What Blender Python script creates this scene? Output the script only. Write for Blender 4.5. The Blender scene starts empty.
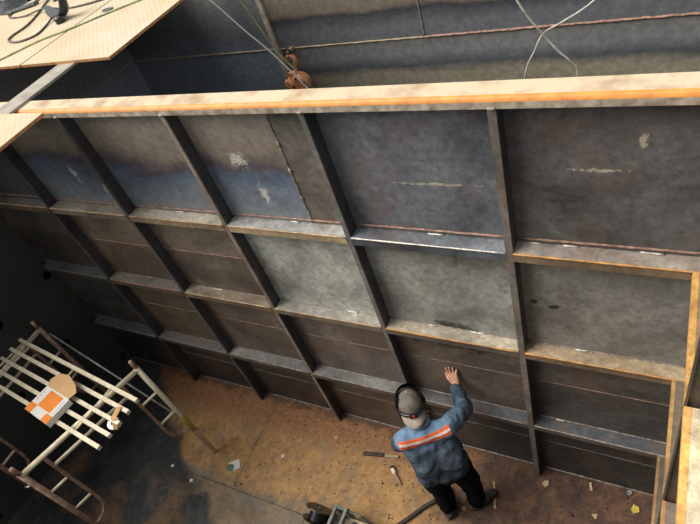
import bpy, bmesh, math, random
from mathutils import Vector, Matrix, noise as mnoise
from mathutils.bvhtree import BVHTree

random.seed(7)
scene = bpy.context.scene
COL = scene.collection
V3 = Vector

# ------------------------------------------------------------------ camera
cam_d = bpy.data.cameras.new('camera')
cam_d.sensor_fit = 'HORIZONTAL'
cam_d.sensor_width = 36.0
cam_d.lens = 566.6 / 700.0 * 36.0
cam_d.clip_start = 0.05
cam = bpy.data.objects.new('camera', cam_d)
COL.objects.link(cam)
RX = V3((0.876214, 0.39442, -0.276915))      # image right
RY = V3((0.106754, -0.719184, -0.686569))    # image down
RZ = V3((-0.46995, 0.57202, -0.672265))      # view direction
M = Matrix.Identity(4)
for r in range(3):
    M[r][0] = RX[r]; M[r][1] = -RY[r]; M[r][2] = -RZ[r]
M.translation = V3((5.69312, -2.13458, 5.06216))
cam.matrix_world = M
scene.camera = cam

# ------------------------------------------------------------------ world, sun, exposure
world = bpy.data.worlds.new('overcast_sky'); scene.world = world
world.use_nodes = True
bgn = world.node_tree.nodes['Background']
bgn.inputs['Color'].default_value = (0.95, 0.975, 1.0, 1)
bgn.inputs['Strength'].default_value = 0.70
sun_d = bpy.data.lights.new('hazy_sun', 'SUN')
sun_d.energy = 5.9
sun_d.angle = math.radians(55)
sun_d.color = (1.0, 0.96, 0.90)
sun = bpy.data.objects.new('hazy_sun', sun_d); COL.objects.link(sun)
sun.rotation_euler = (V3((0.80, 0.36, -1.0))).to_track_quat('-Z', 'Y').to_euler()
sun.location = (0, -4, 9)
vs = scene.view_settings
scene.display_settings.display_device = 'sRGB'
vs.view_transform = 'Standard'; vs.look = 'None'; vs.exposure = 0.0; vs.gamma = 1.0
vs.use_curve_mapping = False

# ------------------------------------------------------------------ materials
MATS = {}
def lin(c):
    return tuple(((x/255.0)/12.92 if x/255.0 <= 0.04045 else ((x/255.0+0.055)/1.055)**2.4) for x in c)

class NT:
    def __init__(s, name):
        s.m = bpy.data.materials.new(name); s.m.use_nodes = True
        s.t = s.m.node_tree; s.n = s.t.nodes; s.bsdf = s.n['Principled BSDF']
        MATS[name] = s.m
        s.geo = s.n.new('ShaderNodeNewGeometry')
        s.pos = s.geo.outputs['Position']
    def link(s, a, b): s.t.links.new(a, b)
    def scaled(s, v):
        mp = s.n.new('ShaderNodeMapping'); mp.inputs['Scale'].default_value = v
        s.link(s.pos, mp.inputs['Vector']); return mp.outputs['Vector']
    def noise(s, scale, detail=5, rough=0.6, vec=None, dist=0.0):
        nd = s.n.new('ShaderNodeTexNoise'); nd.inputs['Scale'].default_value = scale
        nd.inputs['Detail'].default_value = detail; nd.inputs['Roughness'].default_value = rough
        nd.inputs['Distortion'].default_value = dist
        s.link(vec if vec is not None else s.pos, nd.inputs['Vector']); return nd.outputs['Fac']
    def ramp(s, fac, stops):
        r = s.n.new('ShaderNodeValToRGB'); e = r.color_ramp.elements
        while len(e) < len(stops): e.new(0.5)
        for k, (p, c) in enumerate(stops):
            e[k].position = p
            e[k].color = (*c, 1) if isinstance(c, tuple) else (c, c, c, 1)
        s.link(fac, r.inputs['Fac']); return r.outputs['Color']
    def mix(s, fac, a, b, mode='MIX'):
        x = s.n.new('ShaderNodeMix'); x.data_type = 'RGBA'; x.blend_type = mode
        for i, v in ((0, fac), (6, a), (7, b)):
            if isinstance(v, (int, float)): x.inputs[i].default_value = v
            elif isinstance(v, tuple): x.inputs[i].default_value = (*v, 1)
            else: s.link(v, x.inputs[i])
        return x.outputs[2]
    def math(s, op, a, b=0.0, clamp=False):
        x = s.n.new('ShaderNodeMath'); x.operation = op; x.use_clamp = clamp
        for i, v in ((0, a), (1, b)):
            if isinstance(v, (int, float)): x.inputs[i].default_value = v
            else: s.link(v, x.inputs[i])
        return x.outputs[0]
    def xyz(s):
        x = s.n.new('ShaderNodeSeparateXYZ'); s.link(s.pos, x.inputs[0]); return x.outputs
    def smooth(s, v, a, b):
        x = s.n.new('ShaderNodeMapRange'); x.interpolation_type = 'SMOOTHSTEP'
        s.link(v, x.inputs['Value']); x.inputs['From Min'].default_value = a; x.inputs['From Max'].default_value = b
        return x.outputs['Result']
    def bump(s, h, strength=0.3, dist=0.01):
        b = s.n.new('ShaderNodeBump'); b.inputs['Strength'].default_value = strength
        b.inputs['Distance'].default_value = dist
        s.link(h, b.inputs['Height']); s.link(b.outputs['Normal'], s.bsdf.inputs['Normal'])
    def out(s, col, rough=0.6, metal=0.0, spec=0.5):
        for k, v in (('Base Color', col), ('Roughness', rough), ('Metallic', metal), ('Specular IOR Level', spec)):
            if isinstance(v, (int, float)): s.bsdf.inputs[k].default_value = v
            elif isinstance(v, tuple): s.bsdf.inputs[k].default_value = (*v, 1)
            else: s.link(v, s.bsdf.inputs[k])
        return s.m

def plain(name, c, rough=0.6, metal=0.0, var=0.25, scale=14.0, bump=0.0, spec=0.5, c2=None, lo=0.35, hi=0.65):
    t = NT(name); c = lin(c)
    d = lin(c2) if c2 else tuple(x*(1-var) for x in c)
    f = t.ramp(t.noise(scale), [(lo, 0.0), (hi, 1.0)])
    if bump: t.bump(t.noise(scale*6), bump, 0.004)
    return t.out(t.mix(f, d, c), rough, metal, spec)

def steel_obj(name, rough=0.5, rust=0.25, scratch=0.5, spec=0.5, wet=False):
    """hot-rolled plate whose tone comes from the object's colour"""
    t = NT(name)
    oi = t.n.new('ShaderNodeObjectInfo'); base = oi.outputs['Color']
    big = t.ramp(t.noise(2.3, 4, 0.6, None, 0.6), [(0.3, 0.52), (0.7, 1.45)])
    col = t.mix(1.0, base, big, 'MULTIPLY')
    fine = t.ramp(t.noise(22, 9, 0.8), [(0.32, 0.55), (0.68, 1.38)])
    col = t.mix(1.0, col, fine, 'MULTIPLY')
    str_ = t.noise(1.0, 6, 0.7, t.scaled((3, 3, 40)))
    col = t.mix(t.math('MULTIPLY', t.ramp(str_, [(0.5, 0.0), (0.75, 1.0)]), 0.10), col, lin((150, 142, 128)))
    rm = t.ramp(t.noise(3.1, 7, 0.72, t.scaled((1.0, 1.3, 0.8)), 0.4), [(0.50, 0.0), (0.68, 1.0)])
    col = t.mix(t.math('MULTIPLY', rm, rust), col, lin((118, 84, 58)))
    dk = t.ramp(t.noise(4.2, 5, 0.7, t.scaled((1, 1, 2.0)), 1.0), [(0.62, 0.0), (0.70, 1.0)])
    col = t.mix(t.math('MULTIPLY', dk, 0.45), col, lin((30, 29, 30)))
    def blob(cx, cz, rx, rz, fine_=1.2):
        X, Y, Z = t.xyz()
        a = t.math('DIVIDE', t.math('SUBTRACT', X, cx), rx); b = t.math('DIVIDE', t.math('SUBTRACT', Z, cz), rz)
        q = t.math('ADD', t.math('MULTIPLY', a, a), t.math('MULTIPLY', b, b))
        nn = t.noise(9, 7, 0.75); n5 = t.noise(42, 6, 0.8)
        return t.smooth(t.math('ADD', t.math('SUBTRACT', 1.0, q), t.math('ADD', t.math('MULTIPLY', t.math('SUBTRACT', nn, 0.5), 2.6), t.math('MULTIPLY', t.math('SUBTRACT', n5, 0.5), fine_))), 0.35, 0.9)
    if wet:
        for a in ((4.50, 1.73, 0.75, 0.20), (4.52, 1.895, 0.20, 0.05), (3.3, 1.74, 0.30, 0.10), (2.85, 2.66, 0.06, 0.05), (5.20, 2.25, 0.05, 0.03), (5.08, 2.28, 0.04, 0.03)):
            col = t.mix(t.math('MULTIPLY', blob(*a), 0.85), col, lin((24, 24, 25)))
        for a in ((4.60, 3.165, 0.28, 0.014, 5.0), (5.43, 3.29, 0.14, 0.014, 5.0), (5.60, 3.46, 0.02, 0.06, 5.0)):
            col = t.mix(t.math('MULTIPLY', blob(*a), 0.7), col, lin((196, 184, 156)))
    sc = t.ramp(t.noise(11, 9, 0.85, t.scaled((0.6, 1, 2.6)), 1.5), [(0.66, 0.0), (0.72, 1.0)])
    col = t.mix(t.math('MULTIPLY', sc, scratch), col, lin((190, 182, 165)))
    t.bump(t.noise(60, 4), 0.05, 0.003)
    rg = t.ramp(t.noise(6, 4), [(0.3, rough-0.12), (0.7, rough+0.15)])
    return t.out(col, rg, 0.0, spec)

def tinted_plate(name, z0, z1, stops, wob=0.35, rough=0.42, scuffs=()):
    """hot-rolled plate with wavy heat-tint bands running along the sheet"""
    t = NT(name)
    z = t.xyz()[2]
    n = t.noise(1.0, 5, 0.55, t.scaled((1.6, 1.6, 3.0)), 0.5)
    w = t.math('ADD', z, t.math('MULTIPLY', t.math('SUBTRACT', n, 0.5), wob))
    fac = t.n.new('ShaderNodeMapRange'); t.link(w, fac.inputs['Value'])
    fac.inputs['From Min'].default_value = z0; fac.inputs['From Max'].default_value = z1
    col = t.ramp(fac.outputs['Result'], [(p, lin(c)) for p, c in stops])
    fine = t.ramp(t.noise(18, 9, 0.8), [(0.32, 0.62), (0.68, 1.32)])
    col = t.mix(1.0, col, fine, 'MULTIPLY')
    sc = t.ramp(t.noise(9, 9, 0.85, t.scaled((0.5, 1, 2.8)), 1.5), [(0.65, 0.0), (0.72, 1.0)])
    col = t.mix(t.math('MULTIPLY', sc, 0.5), col, lin((176, 165, 142)))
    X, Y, Z = t.xyz()
    for (cx, cz, rx, rz) in scuffs:
        a = t.math('DIVIDE', t.math('SUBTRACT', X, cx), rx); b = t.math('DIVIDE', t.math('SUBTRACT', Z, cz), rz)
        q = t.math('SUBTRACT', 1.0, t.math('ADD', t.math('MULTIPLY', a, a), t.math('MULTIPLY', b, b)))
        q = t.math('ADD', q, t.math('MULTIPLY', t.math('SUBTRACT', t.noise(34, 6, 0.8), 0.5), 5.0))
        col = t.mix(t.math('MULTIPLY', t.smooth(q, 0.55, 1.0), 0.8), col, lin((206, 200, 186)))
    rm = t.ramp(t.noise(7, 7, 0.75), [(0.60, 0.0), (0.72, 1.0)])
    col = t.mix(t.math('MULTIPLY', rm, 0.3), col, lin((122, 90, 62)))
    t.bump(t.noise(50, 4), 0.10, 0.003)
    return t.out(col, rough, 0.0, 0.5)

steel_obj('plate_steel', 0.46, 0.34, 0.6, 0.5, True)
steel_obj('bar_steel', 0.52, 0.55, 0.55)
steel_obj('bar_dark', 0.52, 0.15, 0.2)
tinted_plate('tinted_bulkhead_plate', 2.75, 3.75,
             [(0.0, (126, 125, 123)), (0.22, (120, 127, 134)), (0.36, (94, 107, 124)), (0.47, (84, 80, 86)), (0.58, (128, 116, 103)), (0.85, (146, 138, 125))], 0.6, 0.42,
             ((3.32, 3.29, 0.10, 0.09), (3.40, 3.01, 0.05, 0.12), (3.0, 3.05, 0.03, 0.03), (1.55, 3.1, 0.04, 0.12), (1.8, 2.95, 0.03, 0.1)))
tinted_plate('tinted_far_upper', 2.75, 3.75,
             [(0.0, (106, 106, 108)), (0.20, (106, 110, 114)), (0.33, (66, 65, 70)), (0.38, (124, 114, 100)), (0.9, (156, 144, 126))], 0.22)
tinted_plate('tinted_far_lower', 1.75, 2.81,
             [(0.0, (146, 138, 120)), (0.66, (142, 135, 118)), (0.74, (84, 86, 90)), (0.86, (122, 125, 127)), (1.0, (122, 120, 116))], 0.14)
tinted_plate('tinted_far_blue', 1.75, 3.75,
             [(0.0, (136, 142, 147)), (0.35, (140, 148, 157)), (0.5, (132, 141, 151)), (0.62, (110, 114, 120)), (1.0, (136, 132, 126))], 0.35)
plain('end_wall_steel', (66, 70, 68), 0.55, 0, c2=(52, 56, 56), scale=1.6)
plain('weld_metal', (176, 138, 118), 0.6, 0.1, c2=(116, 88, 76), scale=30)
plain('seam_dim', (112, 106, 100), 0.55, 0.1, c2=(66, 62, 58), scale=9)
plain('seam_rust', (142, 108, 90), 0.6, 0, c2=(84, 68, 60), scale=9)
plain('grey_weld', (166, 156, 146), 0.5, 0.2, c2=(100, 88, 80), scale=30)
plain('arris_tan', (206, 178, 138), 0.6, 0, c2=(150, 124, 96), scale=16)
plain('arris_orange', (206, 152, 84), 0.6, 0, c2=(150, 112, 74), scale=16)
plain('bright_tack', (225, 222, 214), 0.4, 0.3, c2=(170, 160, 150), scale=60)
plain('black_void', (12, 12, 12), 0.9)
plain('beam_top', (190, 174, 146), 0.6, 0, c2=(158, 128, 98), scale=7, bump=0.15, lo=0.3, hi=0.55)
plain('beam_edge', (214, 146, 66), 0.55, 0, c2=(186, 116, 52), scale=12)
plain('beam_lip', (192, 182, 164), 0.55, 0, c2=(128, 108, 90), scale=14)
plain('grey_flat_bar', (168, 160, 146), 0.5, 0.1, c2=(132, 124, 112), scale=9)
plain('post_steel', (196, 184, 164), 0.6, 0, c2=(150, 138, 122), scale=20)
plain('rusty_hoist', (240, 170, 124), 0.75, 0, c2=(206, 124, 82), scale=22, bump=0.3)
plain('dark_chain', (70, 56, 48), 0.6, 0.3, scale=40)
plain('rope_white', (140, 140, 134), 0.8, 0, scale=60)
plain('rope_green', (112, 118, 66), 0.8, 0, c2=(70, 78, 48), scale=16)
plain('cable_white', (176, 170, 158), 0.6, 0, c2=(130, 122, 112), scale=20)
plain('cable_dark', (98, 90, 76), 0.6, 0, c2=(64, 58, 50), scale=20)
plain('strap_green', (126, 132, 62), 0.8, 0, c2=(74, 80, 48), scale=7)
plain('black_plastic', (26, 26, 28), 0.32, 0, scale=20)
plain('tarp_grey', (104, 108, 112), 0.75, 0, c2=(70, 74, 80), scale=14)
plain('clamp_grey', (112, 118, 112), 0.55, 0.2, c2=(60, 62, 58), scale=40)
plain('tube_cream', (232, 222, 198), 0.5, 0, c2=(212, 196, 164), scale=18)
plain('tube_rusty', (184, 158, 138), 0.65, 0, c2=(136, 98, 84), scale=16)
plain('tube_yellow', (196, 170, 60), 0.55, 0, c2=(160, 138, 62), scale=30)
plain('cap_end', (222, 214, 196), 0.5, 0)
plain('brace_zinc', (206, 204, 200), 0.4, 0.4, c2=(150, 146, 142), scale=22)
plain('carton_white', (226, 222, 216), 0.7, 0, var=0.06)
plain('carton_orange', (238, 136, 40), 0.6, 0, var=0.10)
plain('carton_print', (150, 140, 140), 0.7, 0)
plain('cardboard', (204, 164, 112), 0.8, 0, var=0.10)
plain('tape_tan', (206, 160, 110), 0.7, 0)
plain('foil_silver', (196, 194, 190), 0.35, 0.5, c2=(120, 118, 116), scale=60)
plain('skin', (208, 158, 128), 0.55, 0, var=0.12, scale=20)
plain('trouser_cloth', (18, 20, 28), 1.0, 0, var=0.35, scale=12, spec=0.08)
plain('shoe_leather', (70, 64, 52), 0.7, 0, c2=(44, 40, 36), scale=30)
plain('sole_rubber', (36, 34, 32), 0.8)
plain('cap_cloth', (154, 144, 132), 0.9, 0, c2=(124, 114, 104), scale=18)
plain('stripe_orange', (242, 118, 62), 0.6, 0, var=0.08)
plain('stripe_white', (236, 224, 214), 0.5, 0, var=0.08)
plain('red_mark', (200, 44, 40), 0.5)
plain('eye_white', (230, 226, 220), 0.3)
plain('hair_dark', (52, 44, 38), 0.8)
plain('feeder_frame', (128, 138, 126), 0.5, 0.1, c2=(84, 90, 82), scale=20)
plain('feeder_block', (196, 176, 140), 0.6, 0, c2=(150, 128, 98), scale=30)
plain('hose_black', (44, 40, 36), 0.6, 0, c2=(64, 54, 44), scale=18)
plain('hose_red', (190, 96, 78), 0.6)
plain('offcut_steel', (92, 76, 62), 0.6, 0.1, c2=(40, 34, 30), scale=18)
plain('rust_stick', (188, 168, 132), 0.7, 0, c2=(150, 128, 98), scale=40)
plain('paper_white', (222, 216, 206), 0.8, 0, var=0.08)
plain('bit_yellow', (214, 184, 78), 0.7)
plain('bit_tan', (196, 170, 130), 0.7)
plain('crumb_rust', (78, 52, 38), 0.8, 0, c2=(40, 30, 26), scale=12)
plain('bit_green', (96, 128, 108), 0.6)

# jacket: washed denim blue on the shoulders and sleeves, darker lower down
t = NT('jacket_cloth')
z = t.xyz()[2]
nz = t.noise(7, 6, 0.65, None, 0.6)
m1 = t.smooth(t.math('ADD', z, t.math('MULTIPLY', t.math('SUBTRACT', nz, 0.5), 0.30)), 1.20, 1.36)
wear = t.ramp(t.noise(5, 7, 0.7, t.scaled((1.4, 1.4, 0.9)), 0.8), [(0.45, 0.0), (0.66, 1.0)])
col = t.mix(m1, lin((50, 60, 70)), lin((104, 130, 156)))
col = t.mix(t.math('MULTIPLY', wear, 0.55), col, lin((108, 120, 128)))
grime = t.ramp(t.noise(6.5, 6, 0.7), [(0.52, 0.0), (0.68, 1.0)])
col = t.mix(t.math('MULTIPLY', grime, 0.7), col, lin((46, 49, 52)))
t.bump(t.noise(150, 3), 0.25, 0.002)
t.out(col, 0.9, 0, 0.2)

# floor: rusty plate in the middle, sooty grey sheet towards the end wall, brown grime on the right
t = NT('floor_plate')
X, Y, Z = t.xyz()
n1 = t.noise(1.5, 6, 0.65, None, 0.6); n2 = t.noise(5.5, 8, 0.75, None, 0.5); n3 = t.noise(26, 6, 0.75); n4 = t.noise(3.0, 7, 0.7, t.scaled((1, 1, 1)), 1.2)
rust = t.ramp(n2, [(0.28, lin((112, 84, 58))), (0.42, lin((158, 120, 78))), (0.56, lin((182, 140, 86))), (0.70, lin((170, 144, 106)))])
rust = t.mix(t.math('MULTIPLY', t.ramp(n4, [(0.50, 0.0), (0.64, 1.0)]), 0.6), rust, lin((138, 126, 108)))
soot = t.ramp(n2, [(0.32, lin((34, 35, 36))), (0.55, lin((60, 61, 61))), (0.72, lin((92, 90, 84)))])
grime = t.ramp(n2, [(0.3, lin((52, 38, 32))), (0.5, lin((86, 63, 50))), (0.7, lin((128, 92, 64)))])
wx = t.math('ADD', X, t.math('MULTIPLY', t.math('SUBTRACT', n1, 0.5), 1.3))
wl = t.math('ADD', wx, t.math('MULTIPLY', Y, 1.4))           # soot edge runs diagonally
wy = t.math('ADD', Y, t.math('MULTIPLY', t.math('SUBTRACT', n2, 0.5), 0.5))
red = t.mix(t.ramp(n3, [(0.35, 0.0), (0.65, 1.0)]), lin((112, 78, 58)), lin((166, 112, 74)))
col = t.mix(t.math('MULTIPLY', t.smooth(wy, -0.42, -0.10), 0.8), rust, red)
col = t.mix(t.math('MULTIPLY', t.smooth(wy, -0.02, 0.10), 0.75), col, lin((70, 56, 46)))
grey = t.math('MULTIPLY', t.smooth(t.math('MULTIPLY', wy, -1.0), 0.78, 1.0), t.ramp(n1, [(0.40, 0.35), (0.58, 0.9)]))
col = t.mix(grey, col, lin((112, 108, 98)))
col = t.mix(t.smooth(wl, 0.22, 0.52), soot, col)
col = t.mix(t.math('MULTIPLY', t.ramp(n1, [(0.50, 0.0), (0.62, 0.8)]), t.smooth(t.math('MULTIPLY', Y, -1.0), 1.0, 1.2)), col, lin((128, 98, 66)))
col = t.mix(t.smooth(wx, 4.0, 4.7), col, grime)
fm = t.ramp(t.noise(17, 9, 0.85), [(0.32, 0.55), (0.68, 1.35)])
col = t.mix(1.0, col, fm, 'MULTIPLY')
speck = t.ramp(t.noise(38, 6, 0.8), [(0.66, 0.0), (0.72, 1.0)])
col = t.mix(t.math('MULTIPLY', speck, 0.7), col, lin((214, 192, 152)))
dark = t.ramp(n3, [(0.26, 1.0), (0.36, 0.0)])
col = t.mix(t.math('MULTIPLY', dark, 0.8), col, lin((40, 32, 27)))
t.bump(t.noise(34, 6), 0.5, 0.008)
t.out(col, t.ramp(n1, [(0.35, 0.42), (0.65, 0.8)]), 0, 0.4)

# deck sheet with a fine raised tread
t = NT('tread_plate')
wv = t.n.new('ShaderNodeTexWave'); wv.inputs['Scale'].default_value = 11; wv.bands_direction = 'DIAGONAL'
wv2 = t.n.new('ShaderNodeTexWave'); wv2.inputs['Scale'].default_value = 16; wv2.bands_direction = 'X'
t.link(t.pos, wv.inputs['Vector']); t.link(t.pos, wv2.inputs['Vector'])
hgt = t.math('MULTIPLY', wv.outputs['Fac'], wv2.outputs['Fac'])
n1 = t.noise(2.0, 5, 0.6); n2 = t.noise(18, 6, 0.7)
col = t.ramp(n1, [(0.3, lin((180, 161, 128))), (0.5, lin((188, 172, 142))), (0.7, lin((188, 180, 162)))])
col = t.mix(t.math('MULTIPLY', t.ramp(n2, [(0.5, 0.0), (0.72, 1.0)]), 0.4), col, lin((186, 152, 108)))
col = t.mix(t.math('MULTIPLY', hgt, 0.12), col, lin((166, 152, 130)))
t.bump(hgt, 0.5, 0.004)
t.out(col, 0.6, 0, 0.4)
plain('tread_edge', (196, 138, 78), 0.7, 0, c2=(150, 98, 56), scale=20)

# ------------------------------------------------------------------ mesh helpers
def new_bm(): return bmesh.new()

def box(bm, x0, x1, y0, y1, z0, z1):
    vs = [bm.verts.new((x, y, z)) for x in (x0, x1) for y in (y0, y1) for z in (z0, z1)]
    for f in ((0, 1, 3, 2), (4, 6, 7, 5), (0, 4, 5, 1), (2, 3, 7, 6), (0, 2, 6, 4), (1, 5, 7, 3)):
        bm.faces.new([vs[i] for i in f])
    return bm

def obox(bm, c, ax, ay, az, hx, hy, hz):
    c = V3(c); ax = V3(ax).normalized(); ay = V3(ay).normalized(); az = V3(az).normalized()
    vs = [bm.verts.new(c + ax*i*hx + ay*j*hy + az*k*hz) for i in (-1, 1) for j in (-1, 1) for k in (-1, 1)]
    for f in ((0, 1, 3, 2), (4, 6, 7, 5), (0, 4, 5, 1), (2, 3, 7, 6), (0, 2, 6, 4), (1, 5, 7, 3)):
        bm.faces.new([vs[i] for i in f])
    return bm

def prism(bm, pts, d):
    """closed polygon pts (3D, planar) extruded by vector d"""
    d = V3(d)
    a = [bm.verts.new(p) for p in pts]; b = [bm.verts.new(V3(p)+d) for p in pts]
    n = len(pts)
    bm.faces.new(a[::-1]); bm.faces.new(b)
    for i in range(n):
        bm.faces.new((a[i], a[(i+1) % n], b[(i+1) % n], b[i]))
    return bm

def catmull(pts, k=6, closed=False):
    P = [V3(p) for p in pts]; n = len(P); out = []
    rng = range(n) if closed else range(n-1)
    for i in rng:
        if closed: a, b, c, d = P[(i-1) % n], P[i], P[(i+1) % n], P[(i+2) % n]
        else: a, b, c, d = P[max(i-1, 0)], P[i], P[i+1], P[min(i+2, n-1)]
        for s in range(k):
            u = s/k
            out.append(0.5*((2*b)+(c-a)*u+(2*a-5*b+4*c-d)*u*u+(3*b-a-3*c+d)*u**3))
    if not closed: out.append(P[-1])
    return out

def tube(bm, pts, r, seg=8, closed=False, flat=None):
    P = [V3(p) for p in pts]; n = len(P)
    rs = r if isinstance(r, (list, tuple)) else [r]*n
    rings = []; up = None
    for i in range(n):
        if closed: tan = P[(i+1) % n]-P[(i-1) % n]
        else: tan = P[min(i+1, n-1)]-P[max(i-1, 0)]
        if tan.length < 1e-9: tan = V3((0, 0, 1))
        tan.normalize()
        if up is None:
            up = V3((0, 0, 1)) if abs(tan.z) < 0.9 else V3((1, 0, 0))
        sd = tan.cross(up)
        if sd.length < 1e-6: sd = tan.orthogonal()
        sd.normalize(); up = sd.cross(tan).normalized()
        ring = []
        for k in range(seg):
            a = 2*math.pi*k/seg
            fl = flat if flat else 1.0
            ring.append(bm.verts.new(P[i]+sd*math.cos(a)*rs[i]+up*math.sin(a)*rs[i]*fl))
        rings.append(ring)
    m = n if closed else n-1
    for i in range(m):
        A = rings[i]; B = rings[(i+1) % n]
        for k in range(seg):
            bm.faces.new((A[k], A[(k+1) % seg], B[(k+1) % seg], B[k]))
    if not closed:
        bm.faces.new(rings[0][::-1]); bm.faces.new(rings[-1])
    return bm

def lathe(bm, c, axis, prof, seg=24):
    """prof: (distance along axis, radius)"""
    c = V3(c); ax = V3(axis).normalized(); s = ax.orthogonal().normalized(); u = ax.cross(s)
    rings = []
    for h, r in prof:
        if r < 1e-6: rings.append([bm.verts.new(c+ax*h)])
        else: rings.append([bm.verts.new(c+ax*h+(s*math.cos(2*math.pi*k/seg)+u*math.sin(2*math.pi*k/seg))*r) for k in range(seg)])
    for A, B in zip(rings, rings[1:]):
        for k in range(seg):
            k2 = (k+1) % seg
            if len(A) == 1 and len(B) == 1: continue
            if len(A) == 1: bm.faces.new((A[0], B[k2], B[k]))
            elif len(B) == 1: bm.faces.new((A[k], A[k2], B[0]))
            else: bm.faces.new((A[k], A[k2], B[k2], B[k]))
    for R_, f in ((rings[0], True), (rings[-1], False)):
        if len(R_) > 1: bm.faces.new(R_[::-1] if f else R_)
    return bm

def capsule(bm, p0, r0, p1, r1, seg=16):
    p0 = V3(p0); p1 = V3(p1); L = (p1-p0).length
    if L < 1e-6: L = 1e-4
    prof = []
    for i in range(7):
        a = math.pi/2*(1-i/6); prof.append((-math.sin(a)*r0, max(math.cos(a)*r0, 0)))
    for i in range(7):
        a = math.pi/2*i/6; prof.append((L+math.sin(a)*r1, max(math.cos(a)*r1, 0)))
    prof[0] = (-r0, 0.0); prof[-1] = (L+r1, 0.0)
    return lathe(bm, p0, (p1-p0) if (p1-p0).length > 1e-6 else V3((0, 0, 1)), prof, seg)

def ellipsoid(bm, c, ax, ay, az, rx, ry, rz, sub=3):
    m = Matrix.Identity(4)
    for r in range(3):
        m[r][0] = ax[r]*rx; m[r][1] = ay[r]*ry; m[r][2] = az[r]*rz; m[r][3] = c[r]
    bmesh.ops.create_icosphere(bm, subdivisions=sub, radius=1.0, matrix=m)
    return bm

def bevel(bm, w, seg=2):
    bmesh.ops.recalc_face_normals(bm, faces=bm.faces[:])
    bmesh.ops.bevel(bm, geom=bm.edges[:], offset=w, segments=seg, affect='EDGES', profile=0.5, clamp_overlap=True)
    return bm

def wpos(o):
    p = V3(o.location)
    while o.parent:
        o = o.parent; p += V3(o.location)
    return p

def obj(name, bm, mat, parent=None, smooth=False, color=None, origin=None, label=None):
    """link the bmesh (world coordinates) as one mesh object"""
    bmesh.ops.recalc_face_normals(bm, faces=bm.faces[:])
    if parent is None and origin is None:
        co = [v.co for v in bm.verts]
        lo = V3([min(c[i] for c in co) for i in range(3)]); hi = V3([max(c[i] for c in co) for i in range(3)])
        origin = V3(((lo.x+hi.x)/2, (lo.y+hi.y)/2, lo.z))
    loc = V3(origin) if origin is not None else V3((0, 0, 0))
    base = loc + (wpos(parent) if parent else V3((0, 0, 0)))
    for v in bm.verts: v.co -= base
    me = bpy.data.meshes.new(name); bm.to_mesh(me); bm.free()
    if smooth:
        for p in me.polygons: p.use_smooth = True
    me.materials.append(MATS[mat])
    o = bpy.data.objects.new(name, me); COL.objects.link(o)
    o.location = loc
    if parent: o.parent = parent
    if color: o.color = (*color, 1)
    if label: o['label'] = label
    return o

def tag(o, label, cat, group=None):
    o['label'] = label; o['category'] = cat
    if group: o['group'] = group
    return o

def thing(name, loc, label, cat, group=None):
    o = bpy.data.objects.new(name, None); COL.objects.link(o); o.location = loc
    o.empty_display_size = 0.1
    return tag(o, label, cat, group)

def struct(o, label=None):
    o['kind'] = 'structure'
    if label: o['label'] = label
    return o

def bead(parent, a, b, r=0.006, mat='weld_metal', step=0.03, name='weld_bead'):
    a = V3(a); b = V3(b); n = max(3, int((b-a).length/step)); pts = []; rs = []
    for i in range(n+1):
        p = a.lerp(b, i/n)
        pts.append(p+V3((random.uniform(-1, 1), random.uniform(-.3, .3), random.uniform(-1, 1)))*r*0.2)
        rs.append(r*random.uniform(0.8, 1.15))
    return obj(name, tube(new_bm(), pts, rs, 5), mat, parent, smooth=True)

def bake(o, mods):
    """apply modifiers through the depsgraph and keep the result as the mesh"""
    for kind, kw in mods:
        m = o.modifiers.new(kind.lower(), kind)
        for k, v in kw.items(): setattr(m, k, v)
    bpy.context.view_layer.update()
    dg = bpy.context.evaluated_depsgraph_get()
    me = bpy.data.meshes.new_from_object(o.evaluated_get(dg))
    o.modifiers.clear(); old = o.data; o.data = me; bpy.data.meshes.remove(old)
    for p in me.polygons: p.use_smooth = True
    return o

# ------------------------------------------------------------------ sizes of the tank (metres)
D = 0.10                                   # depth of the stiffeners
VX = [1.0, 2.0, 3.0, 4.0, 5.0]             # frame lines along the bulkhead
HZ = [0.90, 1.858, 2.786]                  # stringer heights
ZT = 3.745                                 # top of the wall
XL, XR, YN, YF = -0.16, 5.96, -3.8, 2.57    # end wall, side wall, near wall, far wall

def tone(r, g, b): return lin((r, g, b))

# ------------------------------------------------------------------ floors
fl = struct(obj('floor', box(new_bm(), XL-0.35, XR, YN, YF+0.02, -0.05, -0.014), 'black_void', origin=(0, 0, -0.05)), 'rusty steel tank floor made of welded plates')
for (x0, x1, y0, y1) in ((XL, 2.217, -0.977, D), (2.223, XR, -0.977, D), (XL, 3.10, -2.4, -0.983), (3.106, XR, -2.4, -0.983), (XL, 2.0, YN, -2.406), (2.006, XR, YN, -2.406), (XL, 3.0, D+0.02, YF), (3.006, XR, D+0.02, YF)):
    obj('floor_plate', box(new_bm(), x0, x1, y0, y1, -0.014, 0.0), 'floor_plate', fl)
bead(fl, (2.22, 0.10, -0.003), (2.22, -0.98, -0.003), 0.005, 'offcut_steel')
bead(fl, (XL, -0.98, -0.003), (5.9, -0.98, -0.003), 0.006, 'offcut_steel')

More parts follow.
